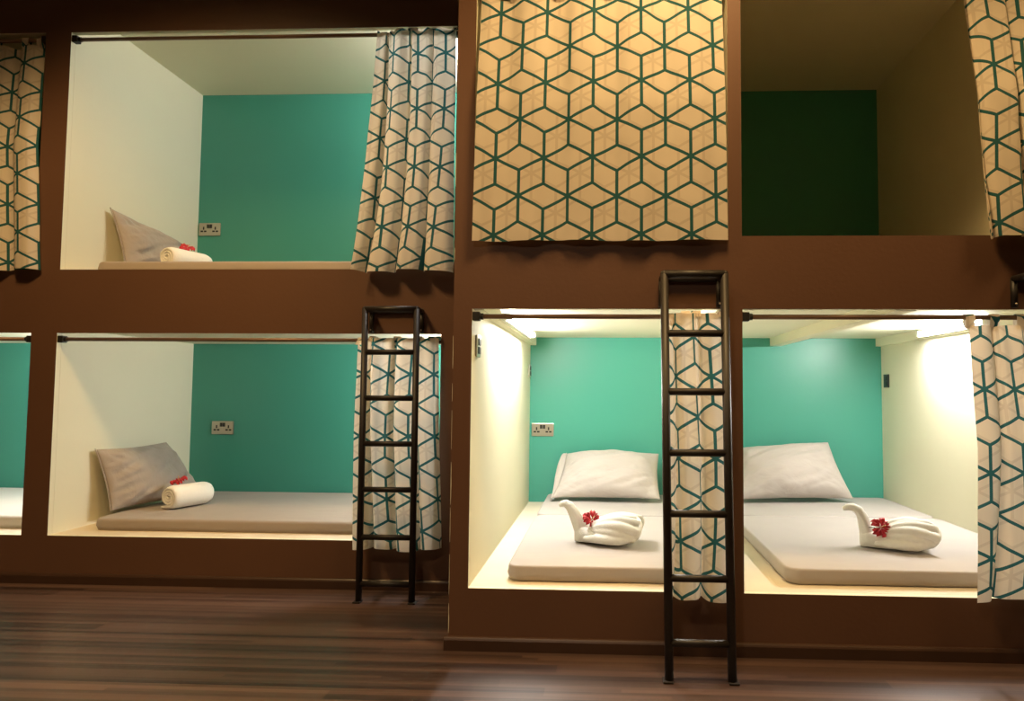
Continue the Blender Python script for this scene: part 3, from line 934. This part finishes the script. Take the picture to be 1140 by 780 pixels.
# ------------------------------------------------------------------ fluorescent lights in the bunks
def batten(label, x, y0, y1, z, s, glow):
    """fluorescent tube along y, housing on its wall side (s = direction from the wall)"""
    t = thing('fluorescent_light', label, 'light', (x, (y0 + y1) / 2, z), 0, 'fluorescent tubes in the lit bunks')
    h = (y1 - y0) / 2
    bm = bmesh.new(); box(bm, *sorted((-s * .012, -s * .0358)), -h, h, -.016, .016, bevel=.003)
    obj('housing', bm, M['housing'], t)
    bm = bmesh.new(); tube(bm, [(0, -h + .02, 0), (0, h - .02, 0)], .0125, 14)
    obj('tube', bm, glow, t, True)
    for d in (-1, 1):
        bm = bmesh.new()
        box(bm, -.015 if s > 0 else -.015, .015, *sorted((d * h, d * (h - .021))), -.015, .015, bevel=.003)
        obj('end_cap', bm, M['housing'], t)
    return t
batten('fluorescent tube along the left wall of the lit lower bunk', RXL + .04 + .036, .45, 1.45, 1.286, 1, M['glow_right'])
batten('fluorescent tube along the right wall of the wide lower bunk', RXR - .034 - .036, .62, 1.30, 1.286, -1, M['glow_right_strong'])
batten('fluorescent tube hidden behind the curtain of the upper recessed bunk', LXU - .036, .95, 1.65, LZUC - .06, -1, M['glow_left'])
batten('fluorescent tube hidden behind the curtain of the lower recessed bunk', LXU - .036, .95, 1.65, LZC - .05, -1, M['glow_left'])
batten('fluorescent tube in the lower bunk at the left frame edge', LX0 - .036, .95, 1.65, LZC - .05, -1, M['glow_left'])

# ------------------------------------------------------------------ room lamps: warm ceiling downlights and one added fill
def spot(name, loc, aim, power, ang, blend, size, col=(1, .63, .255)):
    ld = bpy.data.lights.new(name, 'SPOT')
    ld.energy = power; ld.spot_size = math.radians(ang); ld.spot_blend = blend; ld.shadow_soft_size = size; ld.color = col
    o = bpy.data.objects.new(name, ld); link(o)
    o.location = loc
    o.rotation_euler = (Vector(aim) - Vector(loc)).to_track_quat('-Z', 'Y').to_euler()
    return o
spot('room_spot', (.30, -.75, 3.38), (.30, -.30, 0), 255, 128, .6, .28)
spot('room_spot', (-2.0, -.75, 3.38), (-2.0, -.15, 0), 300, 128, .6, .28)
spot('room_spot', (2.4, -.80, 3.38), (2.4, -.35, 0), 135, 128, .6, .28)
spot('room_spot', (-.6, -3.4, 3.38), (-.6, -2.6, 0), 100, 125, .8, .10, (1, .80, .58))  # added fill behind the camera, neutral light for floor and lower fronts

w = bpy.data.worlds.new('room_dark'); bpy.context.scene.world = w
w.use_nodes = True
w.node_tree.nodes['Background'].inputs[0].default_value = (.02, .015, .01, 1)

# ------------------------------------------------------------------ camera
yaw, pitch, roll, f = .0435300, .0542907, .0067793, 759.4
fw = Vector((-math.sin(yaw) * math.cos(pitch), math.cos(yaw) * math.cos(pitch), math.sin(pitch)))
r = Vector((math.cos(yaw), math.sin(yaw), 0)); u = r.cross(fw)
r2 = math.cos(roll) * r + math.sin(roll) * u
u2 = -math.sin(roll) * r + math.cos(roll) * u
cd = bpy.data.cameras.new('camera'); cam = bpy.data.objects.new('camera', cd); link(cam)
m = Matrix((r2, u2, -fw)).transposed().to_4x4()
m.translation = Vector((0, -2.5548, .9524))
cam.matrix_world = m
cd.sensor_width = 36; cd.lens = f * 36 / 1140
cd.shift_x = -71.72 / 1140; cd.shift_y = 4.99 / 1140
cd.clip_start = .02
sc = bpy.context.scene
sc.camera = cam
sc.view_settings.view_transform = 'Standard'
sc.view_settings.look = 'None'
sc.view_settings.gamma = 1
sc.view_settings.use_curve_mapping = False
sc.view_settings.exposure = 0
sc.cycles.use_denoising = True
sc.cycles.max_bounces = 10
sc.cycles.diffuse_bounces = 6
sc.cycles.sample_clamp_indirect = 4
